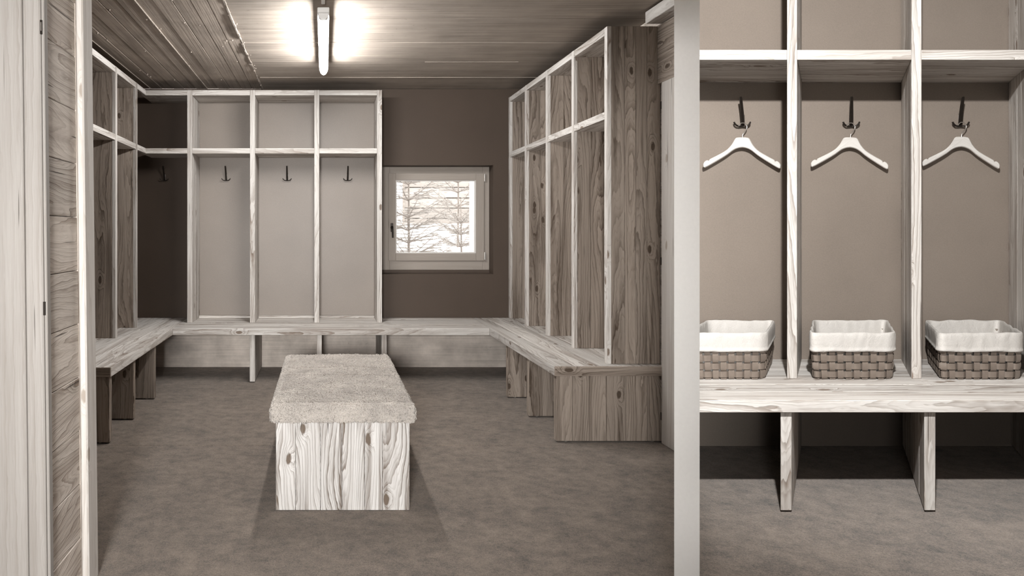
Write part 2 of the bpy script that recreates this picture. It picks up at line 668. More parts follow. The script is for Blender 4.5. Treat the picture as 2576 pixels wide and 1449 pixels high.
def NT(x, y, z):
    return (x + SK * (y - NF), y, z)


# ------------------------------------------------------------------ setting
S = 'structure'
fl = thing('floor', (0, 2.2, 0), kind=S, label='taupe short pile carpet floor with a cross seam')
for (a, b) in ((-1.6, 3.818), (3.8205, 6.03)):
    board('carpet_sheet', 'carpet', fl, -2.6, 4.4, a, b, -0.06, 0.0, 'x', None, 0.002)
board('screed', 'hall_paint', fl, -2.7, 4.5, -1.7, 6.4, -0.2, -0.061, 'x')
# partition wall whose pale end stands between the two openings
pw = MB().prism([(0.9979, 1.93), (1.0706, 1.93), (2.0, 3.80), (1.972, 3.80)], -0.02, 2.48)
pw.build('wall_partition', 'plaster', kind=S, label='pale smooth wall end between the two openings')
# raised floor of the niche
pf = MB().prism([(1.085, 1.955), (4.38, 1.955), (4.38, 3.33), (1.772, 3.33)], 0.0, NZ)
pf.build('floor', 'carpet', kind=S, label='carpeted raised floor in front of the basket bench')

cl = thing('ceiling', (0, 4, ZC), kind=S, label='board marked concrete ceiling')
XS = -0.555
x = XS
i = 0
while x > XL - 0.6:
    w = 0.1 + random.uniform(-0.008, 0.008)
    dz = random.uniform(0.0, 0.006)
    board('plank', 'conc_y', cl, x - w + 0.001, x - 0.001, 2.2, 6.03, ZC + dz, ZC + 0.06, 'y', None, 0.003)
    x -= w
    i += 1
    if i % 5 == 0:
        board('seam_fin', 'conc_x', cl, x - 0.003, x + 0.003, 2.4, 6.02, ZC - 0.004, ZC + 0.02, 'y')
y = 6.08
k = 0
while y > 2.2:
    y2 = max(y - 0.51, 2.2)
    dz = random.uniform(0.0, 0.004)
    board('panel', 'conc_x', cl, XS + 0.002, 2.2, y2 + 0.001, y - 0.001, ZC + dz, ZC + 0.06, 'x', None, 0.003)
    if k in (1, 2):
        fx0, fx1 = (XS + 0.02, 1.94) if k == 1 else (0.75, 1.45)
        board('seam_fin', 'conc_x', cl, fx0, fx1, y - 0.0025, y + 0.0025, ZC - 0.004, ZC + 0.02, 'x')
    y = y2
    k += 1
# ragged fin between the two ceiling fields with drips of cement
fin = MB()
yy = 2.5
while yy < 6.0:
    L = random.uniform(0.03, 0.12)
    fin.box(XS - random.uniform(0.002, 0.009), XS + random.uniform(0.002, 0.007), yy, yy + L, ZC - random.uniform(0.001, 0.012), ZC + 0.01, 'y')
    yy += L * random.uniform(0.8, 1.1)
fin.build('seam_fin', 'conc_x', cl)
for _ in range(46):
    px = random.choice([XS, XS, -0.66, -0.85, -1.05, -1.25, -1.45, random.uniform(-1.7, -0.6)]) + random.uniform(-0.02, 0.02)
    py = random.uniform(3.6, 5.9)
    r = random.uniform(0.003, 0.008)
    MB().lathe([(0.0001, -r), (r * 0.7, -r * 0.7), (r, 0), (r, 0.012)], px, py, ZC, 7).build('cement_drip', 'conc_x', cl)
MB().box(-2.7, 4.5, -1.7, 6.4, ZC + 0.061, ZC + 0.25, 'x').build('slab', 'hall_paint', cl)
MB().box(2.2, 4.4, -1.6, 3.6, ZC, ZC + 0.06, 'x').build('hall_field', 'hall_paint', cl)
MB().box(-2.6, 2.2, -1.6, 2.2, ZC, ZC + 0.06, 'x').build('hall_field', 'hall_paint', cl)

# back wall with window opening
OX0, OX1, OZ0, OZ1 = 0.50, 1.504, 0.827, 1.80
wb = thing('wall_back', (0, YB, 0), kind=S, label='dark brown painted wall with a bare concrete foot')
for (a, b, c, d) in ((XL - 0.2, OX0, 0.4, ZC), (OX1, XR + 0.2, 0.4, ZC), (OX0, OX1, 0.4, OZ0), (OX0, OX1, OZ1, ZC)):
    MB().box(a, b, YB, YB + 0.33, c, d, 'x', None, 0.0005).build('painted_field', 'paint_dark', wb)
for (a, b) in ((XL - 0.2, -0.57), (-0.57, 0.47), (0.47, XR + 0.2)):
    MB().box(a + 0.002, b - 0.002, YB - random.uniform(0.0, 0.006), YB + 0.33, -0.05, 0.399, 'x', None, 0.002).build('concrete_foot', 'conc_wall', wb)
MB().prism([(YB + 0.002, OZ0 - 0.01), (YB + 0.32, OZ0 - 0.01), (YB + 0.32, 0.858), (YB + 0.146, 0.858), (YB + 0.144, 0.832), (YB + 0.004, OZ0 + 0.001)],
           OX0 + 0.001, OX1 - 0.001, None, 'x').build('sill', 'paint_dark', wb)

wl = MB().box(XL - 0.2, XL, 2.303, YB, -0.05, ZC, 'y')
wl.build('wall_left', 'paint_dark', kind=S, label='dark painted wall behind the left shelves')
wr = MB().box(XR, XR + 0.2, 3.70, YB + 0.3, -0.05, ZC, 'y')
wr.build('wall_right', 'wood_rough', kind=S, label='timber clad wall beside the right shelves')
MB().box(1.80, 4.4, NB, NB + 0.12, 0.0, ZC, 'x').build('wall_niche', 'paint_niche', kind=S, label='taupe wall behind the hangers and baskets')
MB().box(4.4, 4.6, -1.7, 3.5, -0.05, ZC, 'y').build('wall_hall_right', 'hall_paint', kind=S)
MB().box(-2.8, -2.6, -1.7, 2.3, -0.05, ZC, 'y').build('wall_hall_left', 'hall_paint', kind=S)
MB().box(-2.7, 4.5, -1.8, -1.6, -0.05, ZC, 'x').build('wall_hall_back', 'hall_paint', kind=S)
MB().box(-2.7, -1.621, 2.03, 2.30, -0.05, ZC, 'x').build('wall_hall_front', 'hall_paint', kind=S)


# ------------------------------------------------------------------ timber doorway on the left
def LEAN(x, y, z):
    return (x - 0.0115 * z, y, z)


tr1 = thing('trim_1', (-1.0, 1.99, 0), kind=S, label='pale upright timber lining of the doorway, in two planks')
board('plank', 'wood_pale', tr1, -1.175, -0.8723, 1.991, 2.0257, 0, ZC, 'z', LEAN, 0.003)
board('plank', 'wood_pale', tr1, -0.8718, -0.8197, 1.9947, 2.0257, 0, ZC, 'z', LEAN, 0.004)
board('plank', 'wood_pale', tr1, -1.60, -1.1755, 1.991, 2.0257, 0, ZC, 'z', LEAN, 0.003)
board('edge_strip', 'wood_pale', tr1, -0.8192, -0.8103, 2.0003, 2.0285, 0, ZC, 'z', LEAN, 0.003)
for zc, hh in ((1.814, 0.021), (0.982, 0.020)):
    board('strike_plate', 'iron', tr1, -0.8211, -0.8145, 1.9962, 2.0013, zc - hh, zc + hh, 'z', LEAN, 0.0006, label='small dark metal plate')
board('strike_plate', 'steel', tr1, -0.8183, -0.8159, 1.9942, 1.9962, 1.802, 1.828, 'z', LEAN, 0.0004)

tr2 = thing('trim_2', (-0.9, 2.15, 0), kind=S, label='horizontal rough sawn boards lining the door reveal')
zz = -0.002
for k in range(14):
    h = 0.18
    z1 = min(zz + h, ZC)
    q = random.uniform(0, 0.003)
    board('board', 'wood_rough', tr2, -1.62, -0.8159 - q - 0.0038, 2.0267, 2.2795, zz + 0.001, z1 - 0.001, 'y', LEAN, 0.002)
    zz = z1
    if zz >= ZC:
        break

tr3 = MB().box(-0.8197, -0.7948, 2.28, 2.3763, 0, ZC, 'z', LEAN, 0.005)
tr3.build('trim_3', 'wood_post', kind=S, label='narrow pale timber post at the inner edge of the doorway')
MB().box(-1.83, -0.8206, 2.2815, 2.303, 0, ZC, 'z', LEAN).build('trim_4', 'wood_rough', kind=S, label='boards behind the doorway post')

# door frame, cladding and beam at the right end
tr5 = thing('trim_5', (1.93, 3.78, 0), kind=S, label='pale door frame beside the end of the right shelves')
board('frame_post', 'wood_post', tr5, 1.920, 1.9495, 3.70, 3.856, 0, 2.06, 'z', None, 0.004)
board('edge_strip', 'wood', tr5, 1.930, 1.9495, 3.857, 3.868, 0, 2.06, 'z')
for zc in (1.93, 1.04, 0.155):
    board('hinge', 'iron', tr5, 1.917, 1.922, 3.852, 3.860, zc - 0.022, zc + 0.022, 'z')
tr6 = thing('trim_6', (1.94, 3.78, 2.07), kind=S, label='horizontal boards above the door frame')
for a, b in ((2.062, 2.23), (2.231, 2.398)):
    board('board', 'wood_darkened', tr6, 1.928, 1.9495, 3.70, 3.915, a, b, 'y')
MB().box(1.842, 1.9495, 3.52, 3.885, 2.402, 2.470, 'y', None, 0.003).build(
    'trim_7', 'wood', kind=S, label='short pale beam under the ceiling at the right')

# ------------------------------------------------------------------ window
win = thing('window_1', (1.0, 6.175, 0.861), kind=S, label='small square timber window with spruce branches outside')
FX0, FX1, FZ0, FZ1 = 0.5015, 1.5025, 0.8585, 1.7985
SX0, SX1, SZ0, SZ1 = 0.581, 1.4525, 0.943, 1.740
GX0, GX1, GZ0, GZ1 = 0.6465, 1.380, 1.010, 1.6785
fy0, fy1 = 6.175, 6.245
board('frame_stile', 'wood_window', win, FX0, SX0 + 0.012, fy0, fy1, FZ0, FZ1, 'z')
board('frame_stile', 'wood_window', win, SX1 - 0.012, FX1, fy0, fy1, FZ0, FZ1, 'z')
board('frame_rail', 'wood_window', win, SX0 + 0.0125, SX1 - 0.0125, fy0, fy1, SZ1 - 0.012, FZ1, 'x')
board('frame_rail', 'wood_window', win, SX0 + 0.0125, SX1 - 0.0125, fy0, fy1, FZ0, SZ0 + 0.012, 'x')
sy0, sy1 = 6.158, 6.174
board('sash_stile', 'wood_window', win, SX0, GX0, sy0, sy1, SZ0, SZ1, 'z', None, 0.002)
board('sash_stile', 'wood_window', win, GX1, SX1, sy0, sy1, SZ0, SZ1, 'z', None, 0.002)
board('sash_rail', 'wood_window', win, GX0 + 0.0005, GX1 - 0.0005, sy0, sy1, GZ1, SZ1, 'x', None, 0.002)
board('sash_rail', 'wood_window', win, GX0 + 0.0005, GX1 - 0.0005, sy0, sy1, SZ0, GZ0, 'x', None, 0.002)
for (a, b, c, d, gr) in ((GX0 - 0.002, GX0 + 0.012, GZ0, GZ1, 'z'), (GX1 - 0.012, GX1 + 0.002, GZ0, GZ1, 'z'),
                         (GX0 + 0.013, GX1 - 0.013, GZ1 - 0.010, GZ1 + 0.002, 'x'), (GX0 + 0.013, GX1 - 0.013, GZ0 - 0.002, GZ0 + 0.010, 'x')):
    board('glazing_bead', 'lamp_white', win, a, b, 6.178, 6.196, c, d, gr)
MB().box(GX0 + 0.001, GX1 - 0.001, 6.198, 6.206, GZ0, GZ1, 'z', None, 0.0005).build('pane', 'glass', win)
hd = MB()
hd.lathe([(0.0001, -0.012), (0.012, -0.012), (0.0145, -0.008), (0.0145, 0.0), (0.0001, 0.0)], 0.612, 6.158, 1.245, 16, 'y')
hd.box(0.6, 0.624, 6.150, 6.158, 1.205, 1.285, 'z', None, 0.006)
hd.tube([(0.612, 6.150, 1.245), (0.612, 6.118, 1.245), (0.612, 6.112, 1.235), (0.614, 6.112, 1.20), (0.615, 6.113, 1.152)],
        [0.008, 0.008, 0.009, 0.0085, 0.007], 10)
hd.build('handle', 'iron', win, label='dark lever handle')
for zc in (1.700, 0.985):
    MB().tube([(1.456, 6.152, zc - 0.035), (1.456, 6.152, zc + 0.035)], 0.0065, 10).build('hinge', 'steel', win)

# ------------------------------------------------------------------ ceiling tube lamp and its conduit
lamp = thing('tube_lamp', (-0.008, 4.35, ZC), 'lit white tube lamp hung under the concrete ceiling', 'lamp')
LX, LY0, LY1 = -0.008, 3.69, 5.03
MB().box(LX - 0.033, LX + 0.033, LY0, LY1, 2.405, 2.435, 'y', None, 0.004).build('housing', 'lamp_white', lamp)
df = MB()
prof = [(LX + 0.028 * math.cos(a), 2.403 - 0.042 * math.sin(a)) for a in np.linspace(0, math.pi, 13)]
rows = [[(x, y, z) for x, z in prof] for y in (LY0 + 0.07, LY1 - 0.06)]
df.grid(rows)
df.quad([(x, LY0 + 0.07, z) for x, z in prof][::-1])
df.quad([(x, LY1 - 0.06, z) for x, z in prof])
df.quad([rows[0][0], rows[1][0], rows[1][-1], rows[0][-1]])
# rounded far end
tip = []
for q in np.linspace(0, math.pi / 2, 6):
    s_, c_ = math.sin(q), math.cos(q)
    tip.append([(LX + (x - LX) * max(c_, 0.02), LY1 - 0.06 + 0.045 * s_, 2.403 + (z - 2.403) * max(c_, 0.02)) for x, z in prof])
df.grid(tip)
df.build('diffuser', 'tube', lamp, label='glowing tube')
MB().prism([(LX + 0.027 * math.cos(a), 2.404 - 0.036 * math.sin(a)) for a in np.linspace(0, math.pi, 13)], LY0 + 0.01, LY0 + 0.068, None, 'y').build(
    'end_cap', 'lamp_white', lamp)
for yy in (LY0 + 0.2, LY1 - 0.25):
    MB().box(LX - 0.012, LX + 0.012, yy - 0.02, yy + 0.02, 2.435, ZC + 0.001, 'z').build('bracket', 'lamp_white', lamp)
MB().box(LX - 0.011, LX + 0.009, 2.25, LY0 + 0.02, 2.455, ZC + 0.001, 'y', None, 0.003).build(
    'cable_conduit', 'lamp_white', label='slim pale conduit on the ceiling leading to the tube lamp', cat='conduit')

# spotlight on the hall ceiling, aimed at the niche (over the viewer, out of the picture)
SP, AIM = Vector((0.64, 0.74, 2.375)), Vector((2.72, 3.2, 1.65))
hl = thing('ceiling_spotlight', (SP.x, SP.y, ZC), 'white ceiling spotlight in the hall aimed at the basket bench', 'lamp')
MB().lathe([(0.0001, 0), (0.05, 0), (0.05, -0.018), (0.012, -0.022), (0.0001, -0.022)], SP.x, SP.y, ZC - 0.0005, 24).build('ceiling_rose', 'lamp_white', hl)
dv = (AIM - SP).normalized()
MB().tube([SP - dv * 0.11, SP - dv * 0.10, SP - dv * 0.005, SP + dv * 0.02], [0.03, 0.06, 0.075, 0.078], 24).build('barrel', 'lamp_white', hl)
MB().tube([(SP.x, SP.y, ZC - 0.02), tuple(SP - dv * 0.05 + Vector((0, 0, 0.05)))], 0.008, 10).build('stem', 'lamp_white', hl)
MB().tube([SP + dv * 0.021, SP + dv * 0.024], 0.068, 24).build('lens', 'spot_glow', hl)
# added unseen blocker: hung board that keeps the spot beam off the wall end
lp = SP + dv * 0.04
az = math.radians(21.5)
e0 = Vector((lp.x + 0.45 * math.sin(az), lp.y + 0.45 * math.cos(az), 0))
e1 = Vector((lp.x + 0.45 * math.sin(az - 0.85), lp.y + 0.45 * math.cos(az - 0.85), 0))
nn_ = Vector((e1.y - e0.y, e0.x - e1.x, 0)).normalized() * 0.02
MB().prism([(e0.x, e0.y), (e1.x, e1.y), (e1.x + nn_.x, e1.y + nn_.y), (e0.x + nn_.x, e0.y + nn_.y)], 1.68, 2.479).build(
    'beam_shield', 'hall_paint', kind=S, label='added out-of-view board shielding the wall end from the spotlight')
sl = bpy.data.lights.new('spot_beam', 'SPOT')
sl.energy = SPOT_WATTS
sl.color = (1.0, 0.995, 0.985)
sl.shadow_soft_size = 0.03
sl.spot_size = math.radians(108)
sl.spot_blend = 1.0
slo = bpy.data.objects.new('spot_beam', sl)
slo.location = SP + dv * 0.04 - Vector(hl.location)
slo.rotation_euler = dv.to_track_quat('-Z', 'Y').to_euler()
COL.objects.link(slo)
slo.parent = hl

FP, FA = Vector((-0.35, -1.25, 1.30)), Vector((-0.2, 6.0, 0.75))
sc_ = thing('floor_lamp', (FP.x, FP.y, 0), 'floor lamp in the hall with its head turned to the coat room', 'lamp')
MB().lathe([(0.0001, 0), (0.15, 0), (0.15, 0.02), (0.0001, 0.025)][::-1], FP.x, FP.y, 0.0005, 28).build('foot', 'iron', sc_)
MB().tube([(FP.x, FP.y - 0.06, 0.02), (FP.x, FP.y - 0.06, FP.z - 0.08)], 0.012, 10).build('stem', 'iron', sc_)
fv_ = (FA - FP).normalized()
MB().tube([FP - fv_ * 0.16, FP - fv_ * 0.14, FP - fv_ * 0.01, FP + fv_ * 0.02], [0.08, 0.20, 0.30, 0.31], 32).build('head', 'lamp_white', sc_)
MB().tube([FP + fv_ * 0.021, FP + fv_ * 0.025], 0.29, 32).build('lens', 'spot_glow', sc_)
fl_ = bpy.data.lights.new('floor_lamp_beam', 'SPOT')
fl_.energy = FLOORLAMP_WATTS
fl_.color = (1.0, 0.995, 0.985)
fl_.shadow_soft_size = 0.3
fl_.spot_size = math.radians(62)
fl_.spot_blend = 0.6
flo = bpy.data.objects.new('floor_lamp_beam', fl_)
flo.location = FP + fv_ * 0.05 - Vector(sc_.location)
flo.rotation_euler = fv_.to_track_quat('-Z', 'Y').to_euler()
COL.objects.link(flo)
flo.parent = sc_


# ------------------------------------------------------------------ shelf units of the coat room
# back unit
u = thing('coat_shelf_unit', (-0.35, 5.86, BT), 'four bay timber coat shelf on the back wall beside the window', 'shelf unit')
PX = [(-1.158, -1.116), (-0.630, -0.588), (-0.088, -0.046), (0.440, 0.482)]
UF, UB = 5.69, YB - 0.004
for a, b in PX:
    divider(u, a, b, UF, UB, BT + 0.001, UT, 'y-', 2, 'wood', 'wood')
bays = [(-1.545, -1.1585), (-1.1155, -0.6305), (-0.5875, -0.0885), (-0.0455, 0.4395)]
for j, (a, b) in enumerate(bays):
    for nm, z0, z1 in (('top_board', UT - 0.044, UT - 0.001), ('shelf_board', SH0, SH1)):
        f = board(nm, 'wood', u, a, b, UF + 0.001, UF + 0.025, z0, z1, 'x')
        for c, d in split(UF + 0.025, UB, 2):
            board('stave', 'wood', f, a, b, c + GAP, d - GAP, z0, z1, 'x')
    if j:
        board('back_panel', 'paint_mid', u, a, b, UB - 0.006, UB, BT + 0.022, SH0 - 0.0005, 'z')
        board('back_panel', 'paint_mid', u, a, b, UB - 0.006, UB, SH1 + 0.0005, UT - 0.045, 'z')
        board('bottom_batten', 'wood', u, a, b, UB - 0.03, UB, BT + 0.001, BT + 0.0215, 'x')

# left unit
u = thing('coat_shelf_unit', (-1.67, 4.6, BT), 'timber coat shelf on the left wall, seen edge on past the doorway post', 'shelf unit')
UX0, UX1 = XL + 0.004, -1.505
PY = [(3.83, 3.872), (4.33, 4.372), (4.86, 4.902), (5.39, 5.432)]
for a, b in PY:
    divider(u, UX0, UX1, a, b, BT + 0.001, UT, 'x+', 2, 'wood', 'wood_darkened')
for a, b in ((3.8725, 4.3295), (4.3725, 4.8595), (4.9025, 5.3895), (5.4325, 5.6885)):
    for nm, z0, z1 in (('top_board', UT - 0.044, UT - 0.001), ('shelf_board', SH0, SH1)):
        f = board(nm, 'wood', u, UX1 - 0.025, UX1 - 0.001, a, b, z0, z1, 'y')
        if b < 5.5:
            for c, d in split(UX0, UX1 - 0.025, 2):
                board('stave', 'wood', f, c + GAP, d - GAP, a, b, z0, z1, 'y')

# right unit
u = thing('coat_shelf_unit', (1.79, 4.97, BT), 'tall timber coat shelf on the right wall with a broad end panel', 'shelf unit')
UX0, UX1 = 1.637, XR - 0.004
PY = [(3.918, 3.958), (4.445, 4.485), (4.970, 5.010), (5.495, 5.535), (5.978, 6.018)]
for i, (a, b) in enumerate(PY):
    divider(u, UX0, UX1, a, b, BT + 0.001, UT, 'x-', 4 if i == 0 else 3, 'wood', 'wood_darkened')
for (p, q) in zip(PY[:-1], PY[1:]):
    a, b = p[1] + 0.0005, q[0] - 0.0005
    for nm, z0, z1 in (('top_board', UT - 0.044, UT - 0.001), ('shelf_board', SH0, SH1)):
        f = board(nm, 'wood', u, UX0 + 0.001, UX0 + 0.025, a, b, z0, z1, 'y')
        for c, d in split(UX0 + 0.025, UX1, 2):
            board('stave', 'wood', f, c + GAP, d - GAP, a, b, z0, z1, 'y')


# ------------------------------------------------------------------ benches of the coat room
def leg(bench, x0, x1, y0, y1, z0, z1, axis, n, mat, T=None, feet=True, edge=None):
    """bench leg = upright board, its staves as sub-parts"""
    cells = split(x0, x1, n) if axis == 'x' else split(y0, y1, n)
    first = None
    for j, (a, b) in enumerate(cells):
        q = random.uniform(-0.0008, 0.0004)
        if axis == 'x':
            o = board('leg' if first is None else 'stave', mat, first or bench, a + GAP, b - GAP, y0 - q, y1 + q, z0, z1, 'z', T, 0.002)
        else:
            o = board('leg' if first is None else 'stave', mat, first or bench, x0 - q, x1 + q, a + GAP, b - GAP, z0, z1, 'z', T, 0.002)
        first = first or o
    if feet:
        for fx in ((x0 + 0.06, x1 - 0.06) if axis == 'x' else ((x0 + x1) / 2,)):
            ys = ((y0 + y1) / 2,) if axis == 'x' else (y0 + 0.04, y1 - 0.06)
            for fy in ys:
                P = T(fx, fy, z0) if T else (fx, fy, z0)
                MB().lathe([(0.0001, -0.0075), (0.012, -0.0075), (0.012, 0.0), (0.0001, 0.0)], P[0], P[1], z0, 12).build('foot', 'steel', first)
    return first


b = thing('wall_bench', (-1.52, 4.93, 0), 'timber bench under the left coat shelf, cut off by the doorway post', 'bench')
board('end_board', 'wood_darkened', b, XL + 0.004, -1.211, 3.818, 3.8295, BB, BT - 0.0005, 'x', None, 0.002)
seat(b, XL + 0.004, -1.21, 3.83, YB - 0.012, BB, BT, 'y', 5, 'wood')
for y0 in (3.845, 4.33, 4.86):
    leg(b, XL + 0.006, -1.225, y0, y0 + 0.045, 0.0085, BB - 0.0005, 'x', 4, 'wood_darkened')
b = thing('wall_bench', (0.05, 5.7, 0), 'timber bench under the window and back coat shelf', 'bench')
seat(b, -1.2095, 1.3095, 5.37, YB - 0.012, BB, BT, 'x', 5, 'wood')
for x0 in (-0.60, -0.064, 0.454):
    leg(b, x0, x0 + 0.041, 5.40, YB - 0.012, 0.0085, BB - 0.0005, 'y', 4, 'wood')
b = thing('wall_bench', (1.63, 4.95, 0), 'timber bench under the right coat shelf with a solid end panel', 'bench')
board('end_board', 'wood_darkened', b, 1.311, XR - 0.004, 3.850, 3.8615, BB, BT - 0.0005, 'x', None, 0.002)
seat(b, 1.31, XR - 0.004, 3.862, YB - 0.012, BB, BT, 'y', 5, 'wood')
for k, y0 in enumerate((3.870, 4.395, 4.90)):
    leg(b, 1.3255, XR - 0.006, y0, y0 + 0.045, 0.0085, BB - 0.0005, 'x', 6 if k == 0 else 4, 'wood_darkened')

# ------------------------------------------------------------------ upholstered box bench in the middle
bx = thing('box_bench', (0.075, 3.5, 0), 'wooden box bench with a curly fleece cushion in the middle of the room', 'bench')
BX0, BX1, BY0, BY1, BZ = -0.212, 0.368, 2.93, 4.09, 0.385
ws = [0.085, 0.108, 0.094, 0.098, 0.077, 0.118]
t = sum(ws)
x = BX0
for w in ws:
    w *= (BX1 - BX0) / t
    board('plank', 'wood_bold', bx, x + GAP, x + w - GAP, BY0 - random.uniform(0, 0.001), BY0 + 0.024, 0.001, BZ, 'z', None, 0.0018)
    x += w
for a, b_ in split(BX0, BX1, 6):
    board('plank', 'wood_bold', bx, a + GAP, b_ - GAP, BY1 - 0.024, BY1, 0.001, BZ, 'z')
for a, b_ in split(BY0 + 0.0245, BY1 - 0.0245, 11):
    for (c, d) in ((BX0 + 0.001, BX0 + 0.025), (BX1 - 0.025, BX1 - 0.001)):
        board('plank', 'wood_bold', bx, c, d, a + GAP, b_ - GAP, 0.001, BZ, 'z')
board('lid', 'wood', bx, BX0 + 0.003, BX1 - 0.003, BY0 + 0.003, BY1 - 0.003, BZ - 0.02, BZ + 0.008, 'y')

# cushion: superellipsoid-like slab
cx, cy = (BX0 + BX1) / 2, (BY0 + BY1) / 2
hx, hy, hz = (BX1 - BX0) / 2 + 0.022, (BY1 - BY0) / 2 + 0.02, 0.036
zc = BZ + 0.003 + hz


def cushion_pt(u, v):
    """u around outline 0..1, v from bottom centre (0) over the edge to top centre (1)"""
    a = 2 * math.pi * u
    ca, sa = math.cos(a), math.sin(a)
    e = 0.16
    ex = math.copysign(abs(ca) ** e, ca)
    ey = math.copysign(abs(sa) ** e, sa)
    return ex, ey


def cushion_surface(px, py):
    """height of the top at a plan point in -1..1 square"""
    d = min((1 - abs(px)) * hx, (1 - abs(py)) * hy)
    r = 0.030
    if d < r:
        drop = r - math.sqrt(max(0, r * r - (r - d) ** 2))
    else:
        drop = 0
    wx, wy = cx + px * hx, cy + py * hy
    bulge = 0.006 * (1 - px * px) + 0.004 * mnoise.noise(Vector((wx * 6, wy * 5, 1.0))) + 0.003 * mnoise.noise(Vector((wx * 17, wy * 17, 4.0)))
    crease = 0.0
    for yc, wd in ((3.70, 0.018), (3.50, 0.014)):
        crease -= 0.008 * math.exp(-((wy - yc - 0.015 * mnoise.noise(Vector((wx * 5, yc, 0)))) / wd) ** 2)
    return zc + hz - drop + bulge + crease


cu = MB()
NX, NY = 44, 84
xs = [math.sin(t) for t in np.linspace(-math.pi / 2, math.pi / 2, NX)]
ys = [math.sin(t) for t in np.linspace(-math.pi / 2, math.pi / 2, NY)]
xs = [0.6 * a + 0.4 * b for a, b in zip(xs, np.linspace(-1, 1, NX))]
ys = [0.6 * a + 0.4 * b for a, b in zip(ys, np.linspace(-1, 1, NY))]


def rnd_corner(px, py):
    # round the plan corners a little
    X, Y = px * hx, py * hy
    rc = 0.045
    qx, qy = abs(X) - (hx - rc), abs(Y) - (hy - rc)
    if qx > 0 and qy > 0:
        L = math.hypot(qx, qy)
        m = max(qx, qy)
        if L > 0:
            k_ = m / L
            X = math.copysign((hx - rc) + qx * k_, X)
            Y = math.copysign((hy - rc) + qy * k_, Y)
    return cx + X, cy + Y


top = [[(*rnd_corner(px, py), cushion_surface(px, py)) for px in xs] for py in ys]
cu.grid(top)
rim = [top[0][j] for j in range(NX)] + [top[i][NX - 1] for i in range(1, NY)] + [top[NY - 1][j] for j in range(NX - 2, -1, -1)] + [top[i][0] for i in range(NY - 2, 0, -1)]
low = [(cx + (x - cx) * 0.985, cy + (y - cy) * 0.99, BZ + 0.0085) for x, y, z in rim]
midr = [(cx + (x - cx) * 1.006, cy + (y - cy) * 1.003, BZ + 0.028) for x, y, z in rim]
cu.grid([low, midr, rim], closed_u=True)
cu.quad(low[::-1])
cushion = cu.build('cushion', 'fleece_shade', bx, label='pale curly fleece cushion')

# curls of the fleece: thousands of small ringlets, one mesh
nC, NPT = 30000, 8
org = np.zeros((nC, 3)); nor = np.zeros((nC, 3)); siz = np.zeros(nC)
rr = 0.030
for k in range(nC):
    e = random.random()
    if e < 0.34:                       # front, sides and the rounded edge above them
        sd = random.random()
        t_ = random.random()
        if t_ < 0.55:
            h, inn, nz, no_ = random.uniform(BZ + 0.004, BZ + 0.048), 0.0, 0.1, 1.0
        else:
            th = random.uniform(0, math.pi / 2)
            h, inn, nz, no_ = zc + hz - rr + rr * math.sin(th), rr - rr * math.cos(th), math.sin(th), math.cos(th)
        if sd < 0.5:
            p = (cx + random.uniform(-1, 1) * hx * 0.985, cy - hy + inn, h)
            nn = (0, -no_, nz)
        else:
            sg = 1 if sd < 0.75 else -1
            p = (cx + sg * (hx - inn), cy + random.uniform(-1, 1) * hy * 0.985, h)
            nn = (sg * no_, 0, nz)
        siz[k] = random.uniform(0.0036, 0.0060)
    else:
        px, py = random.uniform(-0.97, 0.97), 1 - 2 * random.random() ** 0.85
        py = max(-0.97, min(0.985, py))
        X, Y = rnd_corner(px, py)
        p = (X, Y, cushion_surface(px, py))
        nn = (0, 0, 1)
        siz[k] = random.uniform(0.0024, 0.0044)
    org[k], nor[k] = p, nn
nor /= np.linalg.norm(nor, axis=1, keepdims=True)
rv = np.random.normal(size=(nC, 3))
t1 = rv - nor * (rv * nor).sum(1, keepdims=True)
t1 /= np.linalg.norm(t1, axis=1, keepdims=True)
t2 = np.cross(nor, t1)
tilt = np.random.uniform(0.2, 1.0, (nC, 1))
ax2 = t2 * (1 - tilt) + nor * tilt            # each ringlet lies in its own tilted plane
ax2 /= np.linalg.norm(ax2, axis=1, keepdims=True)
tt = np.linspace(0, 1, NPT)
turn = np.random.uniform(4.2, 7.5, (nC, 1))
ph0 = np.random.uniform(0, 6.28, (nC, 1))
ang = ph0 + turn * tt[None]
sp_ = (0.6 + 0.5 * tt)[None] * siz[:, None]
drift = (t2 * siz[:, None] * 1.6)[:, None, :] * (tt - 0.5)[None, :, None]
pts = org[:, None] + nor[:, None] * (siz[:, None, None] * 0.45) + t1[:, None] * (np.cos(ang) * sp_)[..., None] \
    + ax2[:, None] * (np.sin(ang) * sp_)[..., None] + drift
tan = np.gradient(pts, axis=1)
tan /= np.linalg.norm(tan, axis=2, keepdims=True) + 1e-9
a_ = np.cross(tan, np.repeat(np.cross(t1, ax2)[:, None], NPT, 1))
a_ /= np.linalg.norm(a_, axis=2, keepdims=True) + 1e-9
b2 = np.cross(tan, a_)
rad = (0.34 * siz)[:, None, None] * np.array([0.55, 0.9, 1, 1, 1, 1, 0.85, 0.35])[None, :, None]
ringv = [pts + rad * (math.cos(2 * math.pi * q / 3) * a_ + math.sin(2 * math.pi * q / 3) * b2) for q in range(3)]
V = np.stack(ringv, axis=2).reshape(nC, NPT * 3, 3)
base = np.array([(i_ * 3 + j, i_ * 3 + (j + 1) % 3, (i_ + 1) * 3 + (j + 1) % 3, (i_ + 1) * 3 + j) for i_ in range(NPT - 1) for j in range(3)])
F = (base[None] + (np.arange(nC) * NPT * 3)[:, None, None]).reshape(-1, 4)
off = world_loc(bx)
me = bpy.data.meshes.new('fleece_curls')
me.from_pydata((V.reshape(-1, 3) - np.array(off)).tolist(), [], F.tolist())
me.polygons.foreach_set('use_smooth', [True] * len(me.polygons))
me.materials.append(M['fleece'])
fo = bpy.data.objects.new('fleece_curls', me)
